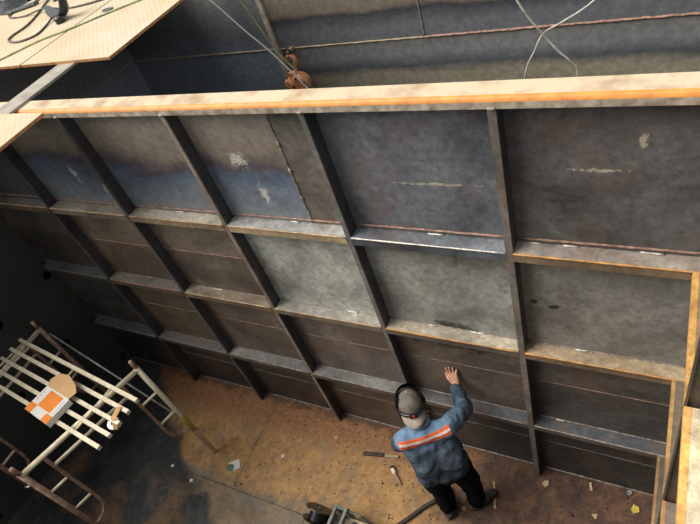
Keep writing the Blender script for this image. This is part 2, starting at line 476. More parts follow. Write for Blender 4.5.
# ------------------------------------------------------------------ main bulkhead
wb = struct(obj('wall_back', box(new_bm(), XL, XR, D+0.010, D+0.016, 0, ZT-0.012), 'black_void', origin=(0, 0, 0)), 'welded steel bulkhead with a grid of stiffeners')
cols = [XL, 1.0, 2.0, 3.0, 4.0, 5.0, XR]
slate = (96, 101, 108)
CELL = {   # (column, row from floor) -> own tone in sRGB, bottom row darkened for fading light
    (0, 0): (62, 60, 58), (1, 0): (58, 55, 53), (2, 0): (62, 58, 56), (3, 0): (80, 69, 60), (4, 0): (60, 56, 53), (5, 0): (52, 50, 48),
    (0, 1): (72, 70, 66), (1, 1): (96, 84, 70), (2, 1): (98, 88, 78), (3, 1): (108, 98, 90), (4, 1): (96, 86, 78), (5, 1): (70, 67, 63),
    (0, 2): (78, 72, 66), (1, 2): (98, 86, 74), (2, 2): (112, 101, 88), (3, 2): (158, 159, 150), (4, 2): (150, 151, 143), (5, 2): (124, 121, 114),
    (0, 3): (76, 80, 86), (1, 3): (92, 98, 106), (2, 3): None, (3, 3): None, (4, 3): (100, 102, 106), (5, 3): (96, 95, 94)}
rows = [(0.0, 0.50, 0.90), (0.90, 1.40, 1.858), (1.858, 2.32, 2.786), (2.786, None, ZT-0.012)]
G = 0.002
for ci in range(6):
    x0, x1 = cols[ci], cols[ci+1]
    for ri, (za, zm, zb) in enumerate(rows):
        c = CELL[(ci, ri)]
        if ri == 2 and ci >= 3: zm = None
        parts = [(x0, x1, za, zb)] if zm is None else [(x0, x1, za, zm), (x0, x1, zm, zb)]
        if ri == 3 and ci == 3: parts = [(x0, 3.69, za, zb), (3.69, x1, za, zb)]
        for k, (a, b, p, q) in enumerate(parts):
            tinted = c is None and not (ci == 3 and k == 1)
            if ri == 3 and ci == 1: tinted = True
            cc = c if c else (104, 98, 90)
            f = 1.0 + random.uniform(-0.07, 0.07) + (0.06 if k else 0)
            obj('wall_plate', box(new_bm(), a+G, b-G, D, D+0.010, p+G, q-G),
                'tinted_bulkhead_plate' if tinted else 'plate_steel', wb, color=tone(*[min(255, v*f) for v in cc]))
        if zm is not None and not (ci in (0,)):
            bead(wb, (x0+0.03, D, zm), (x1-0.03, D, zm), 0.0058, 'seam_dim' if ri == 0 or ci == 4 else ('seam_rust' if ri == 1 else 'weld_metal'))
bead(wb, (3.69, D, 2.80), (3.69, D, 3.69), 0.008, 'grey_weld')
for z_ in (3.42, 3.22, 3.0):
    obj('weld_tack', ellipsoid(new_bm(), (3.69, D-0.004, z_), (1, 0, 0), (0, 1, 0), (0, 0, 1), 0.016, 0.006, 0.028, 1), 'grey_weld', wb, smooth=True)
# seams above each stringer, and along the floor
for ci in range(6):
    x0, x1 = cols[ci]+0.03, cols[ci+1]-0.03
    bead(wb, (x0, D-0.003, HZ[2]+0.028), (x1, D-0.003, HZ[2]+0.028), 0.0075, 'weld_metal')
    for h in HZ[:2]: bead(wb, (x0, D-0.003, h+0.005), (x1, D-0.003, h+0.005), 0.005, 'grey_weld')
    bead(wb, (x0, D-0.004, 0.008), (x1, D-0.004, 0.008), 0.007, 'grey_weld')

# vertical frames: angle bars, flange at the front
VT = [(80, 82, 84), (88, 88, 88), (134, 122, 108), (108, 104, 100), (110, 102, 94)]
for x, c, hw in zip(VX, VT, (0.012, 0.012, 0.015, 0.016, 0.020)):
    vb = obj('vertical_frame', box(new_bm(), x+hw-0.010, x+hw, 0.010, D, 0, 3.69), 'bar_dark', wb, color=tone(56, 58, 62))  # web toned darker than its flange
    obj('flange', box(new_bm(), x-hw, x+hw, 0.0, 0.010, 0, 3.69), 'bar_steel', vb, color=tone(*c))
    obj('weld_tack', ellipsoid(new_bm(), (x, -0.003, 3.692), (1, 0, 0), (0, 1, 0), (0, 0, 1), 0.020, 0.009, 0.009, 2), 'grey_weld', vb, smooth=True)
# stringers: angle bars fitted between the frames, lip turned down
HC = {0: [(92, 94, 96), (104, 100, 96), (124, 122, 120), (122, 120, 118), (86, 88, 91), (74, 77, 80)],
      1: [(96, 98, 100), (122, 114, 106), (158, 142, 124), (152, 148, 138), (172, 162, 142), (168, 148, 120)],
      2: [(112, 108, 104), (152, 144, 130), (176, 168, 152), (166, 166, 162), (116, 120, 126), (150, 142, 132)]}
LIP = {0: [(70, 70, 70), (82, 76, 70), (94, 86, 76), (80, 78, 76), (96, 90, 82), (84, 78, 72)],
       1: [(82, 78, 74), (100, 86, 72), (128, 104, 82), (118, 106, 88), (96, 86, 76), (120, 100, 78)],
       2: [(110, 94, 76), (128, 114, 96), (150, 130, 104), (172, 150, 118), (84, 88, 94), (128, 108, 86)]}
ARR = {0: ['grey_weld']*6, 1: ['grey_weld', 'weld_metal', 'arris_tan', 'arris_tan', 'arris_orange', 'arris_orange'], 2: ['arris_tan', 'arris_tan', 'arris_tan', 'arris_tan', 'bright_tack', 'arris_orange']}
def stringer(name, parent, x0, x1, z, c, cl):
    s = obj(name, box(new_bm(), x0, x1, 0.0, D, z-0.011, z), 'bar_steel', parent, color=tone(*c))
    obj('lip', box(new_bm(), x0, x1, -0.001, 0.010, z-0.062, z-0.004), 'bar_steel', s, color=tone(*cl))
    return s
for j, h in enumerate(HZ):
    for ci in range(6):
        x0 = cols[ci]+0.0205 if ci else XL+0.11
        x1 = cols[ci+1]-0.0205 if ci < 5 else XR-0.002
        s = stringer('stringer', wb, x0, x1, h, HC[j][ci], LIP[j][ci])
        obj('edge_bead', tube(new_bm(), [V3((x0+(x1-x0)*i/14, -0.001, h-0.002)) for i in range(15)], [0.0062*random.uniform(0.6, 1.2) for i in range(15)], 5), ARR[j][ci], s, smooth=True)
for (x, h) in ((4.35, HZ[1]), (4.68, HZ[1]), (5.30, HZ[2]), (5.68, HZ[2]), (5.12, HZ[2]), (4.55, HZ[2]), (3.55, HZ[2]), (2.5, HZ[2]), (2.35, HZ[1]), (3.7, HZ[1]), (5.2, HZ[0]), (5.35, HZ[1])):
    L = random.uniform(0.03, 0.055)
    bead(wb, (x-L, D-0.008, h+0.004), (x+L, D-0.008, h+0.004), 0.006, 'bright_tack', 0.02, 'weld_tack')

# top beam closing the bulkhead
tb = obj('top_beam', box(new_bm(), XL, XR, 0.026, 0.14, ZT-0.012, ZT), 'beam_top', wb, label='pale rust-streaked top flange of the bulkhead')
eb = new_bm()
pr = [(0.026, ZT), (0.016, ZT-0.002), (0.007, ZT-0.008), (0.002, ZT-0.016), (0.0, ZT-0.022), (0.010, ZT-0.022), (0.026, ZT-0.012)]
prism(eb, [(XL, y, zz) for y, zz in pr], (XR-XL, 0, 0))
obj('rounded_edge', eb, 'beam_edge', tb, label='bright orange rounded edge')
obj('lip', box(new_bm(), XL, XR, 0.0, 0.010, ZT-0.056, ZT-0.022), 'beam_lip', tb, label='grey front lip')

# ------------------------------------------------------------------ end wall with round holes
def holed_plate(name, x0, x1, ya, yb, za, zb, holes, mat, parent):
    cu = bpy.data.curves.new('c', 'CURVE'); cu.dimensions = '2D'; cu.fill_mode = 'BOTH'; cu.extrude = (x1-x0)/2
    sp = cu.splines.new('POLY'); sp.points.add(3); sp.use_cyclic_u = True
    for p, (a, b) in zip(sp.points, ((ya, za), (yb, za), (yb, zb), (ya, zb))): p.co = (a, b, 0, 1)
    for (hy, hz, hr) in holes:
        s = cu.splines.new('POLY'); s.points.add(19); s.use_cyclic_u = True
        for k, p in enumerate(s.points): p.co = (hy+hr*math.cos(2*math.pi*k/20), hz+hr*math.sin(2*math.pi*k/20), 0, 1)
    o = bpy.data.objects.new('tmp', cu); COL.objects.link(o)
    bpy.context.view_layer.update()
    me = bpy.data.meshes.new_from_object(o.evaluated_get(bpy.context.evaluated_depsgraph_get()))
    bpy.data.objects.remove(o); bpy.data.curves.remove(cu)
    bm = new_bm(); bm.from_mesh(me); bpy.data.meshes.remove(me)
    for v in bm.verts:
        a, b, c = v.co; v.co = ((x0+x1)/2+c, a, b)
    return obj(name, bm, mat, parent, origin=(0, 0, 0) if parent is None else None)
ZH = 1.355
wl_ = struct(obj('wall_left', box(new_bm(), XL-0.35, XL-0.34, YN, YF, 0, ZT), 'black_void', origin=(0, 0, 0)), 'dark end wall plate with round holes')
HR = 0.05
rowsH = {1.68: (0.02, -0.69, -1.40, -2.11, -2.82), 0.915: (-0.35, -1.07, -1.78, -2.5), 0.14: (0.01, -0.70, -1.41, -2.12)}
holed_plate('wall_plate', XL-0.012, XL, YN, D, ZH+0.003, ZT+0.018, [(y, 1.68, HR) for y in rowsH[1.68]], 'end_wall_steel', wl_)
holed_plate('wall_plate', XL-0.012, XL, YN, D, 0, ZH-0.003, [(y, zz, HR) for zz in (0.915, 0.14) for y in rowsH[zz]], 'end_wall_steel', wl_)
bead(wl_, (XL, D, ZH), (XL, -3.6, ZH), 0.006, 'offcut_steel')
bead(wl_, (XL+0.004, D-0.004, 0.0), (XL+0.004, D-0.004, 3.7), 0.006, 'offcut_steel')
obj('wall_plate', box(new_bm(), XL-0.012, XL, D+0.02, YF, 2.833, ZT+0.018), 'tinted_far_blue', wl_)
obj('wall_plate', box(new_bm(), XL-0.012, XL, D+0.02, YF, 0.0, 2.827), 'tinted_far_blue', wl_)
bead(wl_, (XL, D+0.05, 2.83), (XL, YF, 2.83), 0.008, 'rust_stick')

# ------------------------------------------------------------------ far wall of the next tank
wf = struct(obj('wall_far', box(new_bm(), XL-0.35, XR, YF+0.012, YF+0.03, 0, ZT), 'black_void', origin=(0, 0, 0)), 'heat-tinted steel wall of the next tank')
ZS = 2.81
for (a, b, p, q, m) in ((XL, 1.996, ZS+G, ZT, 'tinted_far_blue'), (2.004, 3.638, ZS+G, ZT, 'tinted_far_upper'), (3.642, XR, ZS+G, ZT, 'tinted_far_upper'),
                        (XL, 1.996, 0, ZS-G, 'tinted_far_blue'), (2.004, XR, 0, ZS-G, 'tinted_far_lower')):
    obj('wall_plate', box(new_bm(), a, b, YF, YF+0.012, p, q), m, wf)
bead(wf, (XL, YF-0.002, ZS), (3.64, YF-0.002, ZS), 0.009, 'rust_stick')
bead(wf, (3.64, YF-0.002, ZS), (XR, YF-0.002, ZS), 0.012, 'weld_metal')
bead(wf, (3.64, YF-0.002, ZS), (3.64, YF-0.002, 3.7), 0.008, 'grey_weld')
obj('vertical_bar', box(new_bm(), 1.975, 2.025, YF-0.03, YF, 0.0, 3.70), 'post_steel', wf, label='pale grey vertical bar on the far wall')
lug = new_bm(); box(lug, 2.17, 2.21, YF-0.12, YF, 2.80, 2.83)

# ------------------------------------------------------------------ side wall under the camera
wr = struct(obj('wall_right', box(new_bm(), XR+0.010, XR+0.016, YN, YF, 0, ZT-0.012), 'black_void', origin=(0, 0, 0)), 'stiffened steel side wall seen steeply from above')
RYS = [-0.72, -1.66, -2.60]
redges = [D, -0.72, -1.66, -2.60, YN]
for i in range(4):
    for (za, zb) in ((0, 0.9), (0.9, 1.858), (1.858, 2.786), (2.786, ZT-0.012)):
        obj('wall_plate', box(new_bm(), XR, XR+0.010, redges[i+1]+G, redges[i]-G, za+G, zb-G), 'plate_steel', wr, color=tone(92, 88, 84))
obj('wall_plate', box(new_bm(), XR, XR+0.010, D+0.02, YF, 0, ZT-0.012), 'plate_steel', wr, color=tone(90, 90, 92))
for y in RYS:
    bm = new_bm()
    prism(bm, [(XR-D, y-0.012, 0), (XR-D, y+0.012, 0), (XR, y+0.012, 0), (XR, y+0.004, 0), (XR-D+0.008, y+0.004, 0), (XR-D+0.008, y-0.012, 0)], (0, 0, 3.70))
    obj('vertical_frame', bm, 'bar_steel', wr, color=tone(84, 76, 68))
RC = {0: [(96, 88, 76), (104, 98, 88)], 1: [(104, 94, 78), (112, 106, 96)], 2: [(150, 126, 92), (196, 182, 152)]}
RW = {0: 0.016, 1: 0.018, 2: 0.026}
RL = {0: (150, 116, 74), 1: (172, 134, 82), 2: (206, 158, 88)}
for j, h in enumerate(HZ):
    for i in range(4):
        y0 = redges[i+1]+0.013; y1 = redges[i]-0.013 if i else -0.002
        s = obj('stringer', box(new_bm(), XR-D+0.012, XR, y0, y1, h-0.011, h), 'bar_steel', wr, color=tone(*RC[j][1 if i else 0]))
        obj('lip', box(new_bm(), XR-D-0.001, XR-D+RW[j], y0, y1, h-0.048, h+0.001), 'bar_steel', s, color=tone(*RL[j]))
rt = obj('top_beam', box(new_bm(), XR-D+0.02, XR+0.016, YN, -0.002, ZT-0.012, ZT), 'beam_top', wr)
obj('lip', box(new_bm(), XR-D, XR-D+0.02, YN, -0.002, ZT-0.048, ZT), 'beam_edge', rt)
wn = struct(obj('wall_front', box(new_bm(), XL, XR, YN-0.012, YN, 0, ZT), 'plate_steel', color=tone(96, 96, 96), origin=(0, 0, 0)), 'unseen plain steel wall closing the near side of the tank')  # out of view, added to keep stray low light off the floor

# ------------------------------------------------------------------ loose deck sheets across the tank tops
def sheet(x0, x1, y0, y1, z0, z1, label):
    o = obj('deck_plate', box(new_bm(), x0, x1, y0, y1, z1-0.004, z1), 'tread_plate')
    tag(o, label, 'deck plate', 'deck sheets at the left')
    obj('sheared_edge', box(new_bm(), x0+0.001, x1-0.001, y0+0.001, y1-0.001, z0, z1-0.004), 'tread_edge', o)
    return o
ZB = ZT+0.018; ZD = ZB+0.022
sheet(-1.40, 0.910, 0.64, YF-0.02, ZB, ZD, 'tan tread deck sheet under the black curved clamp')
sheet(0.930, 2.01, 0.64, 2.10, ZB, ZD, 'tan tread deck sheet with an oval slot, overhanging the far tank')
sheet(-1.40, 2.05, -0.80, -0.085, ZB, ZD, 'tan tread deck sheet at the left edge, in front of the orange beam')
fb = tag(obj('flat_bar', box(new_bm(), 1.40, 1.60, -0.75, YF+0.02, ZT, ZB), 'grey_flat_bar'), 'grey flat bar bridging the beam and the deck sheets', 'steel bar')

def gtube(name, pts, r, mat, label, cat, k=6, seg=8, group=None, flat=None):
    return tag(obj(name, tube(new_bm(), catmull(pts, k), r, seg, flat=flat), mat, smooth=True), label, cat, group)
zc = ZD+0.010
gtube('cable', [(-0.40, 2.42, zc), (-0.36, 2.15, zc), (-0.10, 1.75, zc), (0.05, 1.46, zc), (0.07, 1.24, zc), (0.16, 1.14, zc), (0.36, 1.10, zc), (0.50, 1.20, zc), (0.42, 1.42, zc), (0.38, 1.55, zc+.02)], 0.009, 'cable_dark', 'dark cable looped on the deck sheet below the black clamp', 'cable', 8)
gtube('cable', [(0.99, 2.05, zc), (0.79, 1.86, zc), (0.45, 1.77, zc), (0.2, 1.80, zc), (-0.02, 1.78, zc+.028), (-0.30, 1.74, zc), (-0.5, 1.74, zc), (-0.66, 1.80, zc), (-0.72, 1.95, zc), (-0.6, 2.1, zc)], 0.009, 'cable_dark', 'thin dark cable running behind the black clamp to the top edge', 'cable', 8)
gtube('webbing_strap', [(0.30, 0.60, ZD-0.03), (0.34, 0.65, ZD+0.006), (0.488, 0.78, ZD+0.006), (0.685, 1.07, ZD+0.006), (0.934, 1.25, ZD+0.006), (1.135, 1.44, ZD+0.006), (1.43, 1.69, ZD+0.006), (1.8, 1.99, ZD+0.006)], [0.018]*43, 'strap_green', 'yellow-green webbing strap lying across both deck sheets', 'strap', 6, 8, None, 0.18)
# black curved clamp (two jaws)
cl = thing('clamp', (0.45, 1.6, ZD), 'black curved clamp with two jaws on the deck sheet', 'clamp')
pts = catmull([(-0.06, 1.86, ZD+0.02), (0.16, 1.71, ZD+0.035), (0.386, 1.58, ZD+0.04), (0.54, 1.52, ZD+0.045), (0.635, 1.52, ZD+0.085), (0.66, 1.55, ZD+0.18), (0.66, 1.58, ZD+0.30)], 6)
n = len(pts); rad = [0.012+0.050*math.sin(math.pi*min(1, (i+2)/(n+3)))**0.7 for i in range(n)]
obj('jaw', tube(new_bm(), pts, rad, 10, flat=0.55), 'black_plastic', cl, smooth=True)
b = new_bm(); lathe(b, (0.60, 1.44, ZD), (0, 0, 1), [(0, 0.045), (0.05, 0.045), (0.06, 0.03), (0.06, 0)], 14)
obj('pivot', b, 'black_plastic', cl, smooth=False)
# oval slot ring in the sheet
b = new_bm(); tube(b, [V3((1.11+0.055*math.cos(a)*0.9-0.02*math.sin(a), 1.58+0.03*math.sin(a)+0.02*math.cos(a), ZD+0.004)) for a in [2*math.pi*k/20 for k in range(20)]], 0.007, 6, closed=True)
os_ = tag(obj('oval_ring', b, 'clamp_grey', smooth=True), 'small grey oval ring on the tan deck sheet', 'ring')
b = new_bm(); prism(b, [(1.11+0.05*math.cos(a)*0.9-0.018*math.sin(a), 1.58+0.026*math.sin(a)+0.018*math.cos(a), ZD+0.0005) for a in [2*math.pi*k/20 for k in range(20)]], (0, 0, 0.002))
obj('disc', b, 'clamp_grey', os_)
# grey tarp heap and jumbled clamps in the far-left corner of the deck
b = new_bm()
NX, NY = 22, 16
grid = []
for i in range(NX+1):
    row = []
    for j in range(NY+1):
        u, v = i/NX, j/NY
        e = min(u, 1-u, v, 1-v)*4; e = min(1, e)
        x = -1.38+0.52*u+0.14*v; y = 1.95+0.62*v-0.06*u
        h = 0.10*e**0.6*(0.55+0.9*mnoise.noise(V3((u*5, v*5, 1.3))))
        row.append(b.verts.new((x, y, ZD+0.004+max(0.0, h))))
    grid.append(row)
for i in range(NX):
    for j in range(NY): b.faces.new((grid[i][j], grid[i+1][j], grid[i+1][j+1], grid[i][j+1]))
r_ = bmesh.ops.solidify(b, geom=b.faces[:], thickness=0.003)
tag(obj('tarp', b, 'tarp_grey', smooth=True), 'crumpled grey tarp in the top left corner of the deck', 'tarp')
for i, (x, y, a, L, lab) in enumerate(((-0.62, 1.95, 0.5, 0.17, 'grey steel screw clamp beside the tarp, nearest the cable loop'), (-0.68, 2.27, 0.2, 0.16, 'grey steel screw clamp farther back beside the tarp'), (-0.10, 2.16, 0.9, 0.13, 'small grey steel screw clamp closest to the black clamp'))):
    ck = thing('screw_clamp', (x, y, ZD), lab, 'clamp', 'screw clamps on the deck')
    ax = V3((math.cos(a), math.sin(a), 0)); ay = V3((-math.sin(a), math.cos(a), 0)); c = V3((x, y, ZD))
    obj('frame', tube(new_bm(), [c+ax*-L+ay*0.08+V3((0, 0, .02)), c+ax*-L+V3((0, 0, .02)), c+ax*L+V3((0, 0, .02)), c+ax*L+ay*0.08+V3((0, 0, .02))], 0.02, 6), 'clamp_grey', ck)
    obj('screw', tube(new_bm(), [c+ax*(L-0.01)+ay*0.075+V3((0, 0, .02)), c+ax*-0.02+ay*0.075+V3((0, 0, .02))], 0.011, 8), 'clamp_grey', ck)
    obj('handle', tube(new_bm(), [c+ax*(L+.05)+ay*0.03+V3((0, 0, .03)), c+ax*(L+.05)+ay*0.13+V3((0, 0, .05))], 0.008, 6), 'cable_dark', ck)

# ------------------------------------------------------------------ rusty chain hoist on the far wall
hx, hy = 2.155, YF-0.10
ho = thing('chain_hoist', (hx, hy, 2.33), 'rusty orange chain hoist hanging on the far wall', 'hoist')
obj('anchor_lug', lug, 'grey_weld', ho)
hk = catmull([(2.20, hy, 2.60), (2.205, hy, 2.66), (2.23, hy, 2.70), (2.235, hy, 2.745), (2.205, hy, 2.78), (2.165, hy, 2.775), (2.145, hy, 2.745)], 5)
obj('hook', tube(new_bm(), hk, [0.014+0.009*math.sin(math.pi*i/(len(hk)-1)) for i in range(len(hk))], 10), 'rusty_hoist', ho, smooth=True)
b = new_bm(); lathe(b, (2.215, hy-0.05, 2.48), (0, 1, 0), [(-0.01, 0.0), (-0.01, 0.06), (0.0, 0.078), (0.02, 0.094), (0.06, 0.098), (0.10, 0.094), (0.105, 0.0)], 22)
body = obj('gear_housing', b, 'rusty_hoist', ho, smooth=False)
for a in (0.3, 1.8, 3.4, 4.9):
    b = new_bm(); lathe(b, (2.215+0.07*math.cos(a), hy-0.065, 2.48+0.07*math.sin(a)), (0, 1, 0), [(0, 0), (0, 0.013), (0.02, 0.013)], 8)
    obj('bolt', b, 'dark_chain', body)
b = new_bm(); lathe(b, (2.08, hy-0.03, 2.46), (0.2, 1, 0), [(-0.02, 0.0), (-0.02, 0.055), (0.0, 0.075), (0.02, 0.055), (0.035, 0.055), (0.055, 0.075), (0.07, 0.05), (0.07, 0)], 18)
obj('chain_wheel', b, 'rusty_hoist', ho)
b = new_bm(); box(b, 2.10, 2.20, hy-0.02, hy+0.04, 2.40, 2.60); bevel(b, 0.012)
obj('bracket', b, 'rusty_hoist', ho)
def link_chain(parent, x, y, z0, z1, name='chain', mat='dark_chain'):
    b = new_bm(); z = z0; k = 0
    while z > z1:
        ax = V3((1, 0, 0)) if k % 2 else V3((0, 1, 0))
        tube(b, [V3((x, y, z))+ax*0.011*math.cos(q)+V3((0, 0, 0.019*math.sin(q))) for q in [2*math.pi*i/8 for i in range(8)]], 0.0045, 5, closed=True)
        z -= 0.028; k += 1
    return obj(name, b, mat, parent, smooth=True)
link_chain(ho, 2.14, hy-0.05, 2.42, 1.9); link_chain(ho, 2.19, hy-0.05, 2.38, 1.7); link_chain(ho, 2.05, hy-0.05, 2.42, 2.05)
obj('shackle', tube(new_bm(), catmull([(2.15, hy, 2.765), (2.14, hy, 2.80), (2.16, hy, 2.845), (2.20, hy, 2.85), (2.225, hy, 2.81), (2.205, hy, 2.785)], 5), 0.009, 7), 'dark_chain', ho, smooth=True)

# ------------------------------------------------------------------ ropes and cables hanging past the beam
gtube('rope', [(2.98, 0.30, 4.72), (3.22, 0.30, 4.45), (3.47, 0.30, 4.20), (3.605, 0.30, 4.03), (3.74, 0.30, 3.87), (3.87, 0.295, 3.68), (3.90, 0.29, 3.62), (3.94, 0.28, 3.3)], 0.0042, 'rope_white', 'thin pale rope slanting down past the hoist behind the beam', 'rope')
gtube('rope', [(3.44, 0.31, 4.55), (3.65, 0.31, 4.18), (3.70, 0.315, 4.04), (3.755, 0.318, 3.88), (3.84, 0.315, 3.75), (3.91, 0.31, 3.64), (3.99, 0.30, 3.3)], 0.0038, 'rope_green', 'thin yellow-green rope twisted with the pale rope by the hoist', 'rope')
gtube('cable', [(4.90, 0.40, 4.35), (5.07, 0.30, 4.02), (5.17, 0.3, 3.86), (5.23, 0.3, 3.78), (5.285, 0.3, 3.72), (5.31, 0.3, 3.645), (5.33, 0.3, 3.2)], 0.0046, 'cable_white', 'pale cable slanting down to the right behind the beam', 'cable')
gtube('cable', [(5.60, 0.4, 4.18), (5.38, 0.31, 3.99), (5.25, 0.3, 3.91), (5.17, 0.315, 3.86), (5.13, 0.3, 3.79), (5.08, 0.3, 3.66), (5.05, 0.3, 3.3)], 0.0042, 'cable_white', 'pale cable bending left over the other hanging cable', 'cable')

# ------------------------------------------------------------------ scaffold
def scaffold_frame(A, B, label, rust):
    A = V3((*A, 0)); B = V3((*B, 0)); v = (B-A).normalized()
    t_ = thing('scaffold_trestle', ((A+B)/2)[:], label, 'scaffold', 'scaffold end frames')
    for k, (P, d) in enumerate(((A, v), (B, -v))):
        m = 'tube_rusty' if (rust or k == 1) else 'tube_cream'
        lg = obj('leg', tube(new_bm(), [P, P+V3((0, 0, 1.60))], 0.024, 12), m, t_, smooth=True)
        obj('coupling_pin', tube(new_bm(), [P+V3((0, 0, 1.60)), P+V3((0, 0, 1.70))], 0.018, 10), 'tube_rusty', lg, smooth=True)
        Q = P+d*0.19
        rail = catmull([Q+V3((0, 0, 1.58)), Q+V3((0, 0, 1.2)), Q+V3((0, 0, 0.80)), Q-d*0.02+V3((0, 0, 0.66)), Q-d*0.09+V3((0, 0, 0.575)), P+V3((0, 0, 0.55))], 6)
        obj('ladder_rail', tube(new_bm(), rail, 0.016, 10), 'tube_rusty', t_, smooth=True)
        for zz in (1.22, 0.88): obj('rung', tube(new_bm(), [P+V3((0, 0, zz)), Q+V3((0, 0, zz))], 0.013, 8), 'tube_cream', t_, smooth=True)
        if k == 0 and not rust:
            obj('yellow_band', tube(new_bm(), [P+V3((0, 0, 0.50)), P+V3((0, 0, 0.78))], 0.0255, 12), 'tube_yellow', lg, smooth=True)
    obj('top_rail', tube(new_bm(), [A+V3((0, 0, 1.575)), B+V3((0, 0, 1.575))], 0.024, 12), 'tube_cream', t_, smooth=True)
    obj('lower_rail', tube(new_bm(), [A+v*0.19+V3((0, 0, 1.42)), B-v*0.19+V3((0, 0, 1.42))], 0.016, 10), 'tube_cream', t_, smooth=True)
    return t_
scaffold_frame((1.81, -0.70), (1.45, -1.81), 'cream scaffold end frame with a yellow band on its leg, nearer the worker', False)
scaffold_frame((0.27, -0.57), (0.28, -1.75), 'rusty scaffold end frame standing close to the dark end wall', True)
zs = 1.575+0.024+0.018
pf = thing('scaffold_platform', (1.15, -1.1, zs-0.018), 'cream slatted scaffold platform of five parallel tubes', 'platform')
for (xr, yr, xl, yl) in ((2.07, -0.975, 0.20, -0.75), (2.065, -1.085, 0.19, -0.865), (2.06, -1.195, 0.18, -0.98), (2.05, -1.305, 0.17, -1.09), (2.03, -1.415, 0.15, -1.20)):
    a = V3((xr, yr, zs)); c = V3((xl, yl, zs))
    sl = obj('slat', obox(new_bm(), (a+c)/2, a-c, V3((0, 0, 1)).cross(a-c), (0, 0, 1), (a-c).length/2, 0.0165, 0.016), 'tube_cream', pf)
    e = (a-c).normalized()
    obj('end_cap', obox(new_bm(), a+e*0.004, e, V3((0, 0, 1)).cross(e), (0, 0, 1), 0.005, 0.0175, 0.017), 'cap_end', sl)
for tt in (0.02, 0.09, 0.50, 0.80):
    p = V3((0.20, -0.75, zs-0.026)).lerp(V3((2.07, -0.975, zs-0.026)), tt); q = V3((0.15, -1.20, zs-0.026)).lerp(V3((2.03, -1.415, zs-0.026)), tt)
    obj('cross_tube', tube(new_bm(), [p, q], 0.0105, 8), 'tube_cream', pf, smooth=True)
def brace(a, b, lab):
    o = tag(obj('cross_brace', tube(new_bm(), [a, b], 0.010, 8), 'brace_zinc', smooth=True), lab, 'brace', 'scaffold cross braces')
    return o
brace((0.275, -0.535, 1.47), (1.815, -0.665, 0.42), 'long silvery diagonal brace on the wall side of the scaffold')
brace((0.285, -1.785, 0.50), (1.455, -1.845, 1.45), 'silvery diagonal brace on the near side of the scaffold')

# carton with open flap, lying on the slats
cz = zs+0.017
ca = thing('carton', (1.28, -1.26, cz), 'orange and white carton with an open brown flap on the platform', 'box')
c0 = V3((1.28, -1.262, cz)); ux = V3((0.985, -0.155, 0)).normalized(); uy = V3((0.155, 0.985, 0)).normalized(); uz = V3((0, 0, 1))
def cbox(name, a0, a1, b0, b1, z0, z1, m, parent):
    c = c0+ux*(a0+a1)/2+uy*(b0+b1)/2+uz*(z0+z1)/2
    return obj(name, obox(new_bm(), c, ux, uy, uz, (a1-a0)/2, (b1-b0)/2, (z1-z0)/2), m, parent)
bx = cbox('body', -0.18, 0.18, -0.125, 0.125, 0, 0.06, 'carton_white', ca)
cbox('print_panel', -0.085, 0.115, -0.045, 0.11, 0.06, 0.0612, 'carton_orange', bx)
cbox('print_panel', -0.18, -0.085, -0.125, -0.045, 0.06, 0.0612, 'carton_orange', bx)
cbox('print_panel', 0.085, 0.18, -0.125, -0.055, 0.06, 0.0612, 'carton_orange', bx)
for k in range(7):
    cbox('print_line', -0.155, -0.149+0.012*(k % 2), -0.02+k*0.016, -0.012+k*0.016, 0.06, 0.0612, 'carton_print', bx)
    cbox('print_line', 0.150, 0.158, -0.04+k*0.02, -0.028+k*0.02, 0.06, 0.0612, 'carton_print', bx)
fl_ = new_bm()
prism(fl_, [c0+ux*a+uy*b_+uz*(0.058+0.12*(b_-0.125)) for a, b_ in ((-0.17, 0.125), (-0.20, 0.18), (-0.15, 0.26), (-0.03, 0.285), (0.12, 0.25), (0.20, 0.20), (0.17, 0.125))], uz*0.004)
obj('flap', fl_, 'cardboard', ca, label='brown cardboard flap')
# foil roll hanging at the slat ends with a strip of tan tape
ro = thing('foil_roll', (1.93, -1.19, 1.50), 'crinkled silver foil roll tied to the slat ends', 'roll')
b = new_bm(); lathe(b, (1.93, -1.19, 1.555), (0.15, -0.25, 1), [(-0.05, 0.018), (-0.05, 0.05), (-0.02, 0.058), (0.0, 0.052), (0.0, 0.02), (-0.05, 0.018)], 18)
obj('roll', b, 'foil_silver', ro)
b = new_bm(); tube(b, catmull([(1.97, -1.08, zs+0.025), (1.99, -1.13, zs+0.03), (2.00, -1.18, zs+0.026), (2.01, -1.23, zs-0.05)], 4), 0.026, 6, flat=0.2)
obj('tape_strip', b, 'tape_tan', ro, label='tan tape strip')

# ------------------------------------------------------------------ worker
s_ = V3((0.83, 0.55, 0)).normalized()       # to his right
f_ = V3((-0.55, 0.83, 0)).normalized()      # the way he faces
up = V3((0, 0, 1))
SR = V3((4.525, -0.405, 1.36)); SL = V3((4.272, -0.567, 1.35))
NK = V3((4.365, -0.475, 1.40)); PV = V3((4.47, -0.54, 0.93))
ER = V3((4.565, -0.15, 1.20)); WR = V3((4.442, 0.018, 1.172))
EL = V3((4.14, -0.50, 1.10)); WL = V3((4.17, -0.27, 1.02))
HC_ = V3((4.276, -0.377, 1.501))
hf = (f_*0.95+up*-0.26).normalized(); hu = (up-hf*up.dot(hf)).normalized(); hs = hf.cross(hu).normalized()
HL = V3((4.385, -0.585, 0.90)); HRt = V3((4.555, -0.475, 0.90))
KL = V3((4.365, -0.53, 0.49)); KR = V3((4.585, -0.41, 0.49))
AL = V3((4.36, -0.515, 0.09)); AR = V3((4.585, -0.395, 0.09))
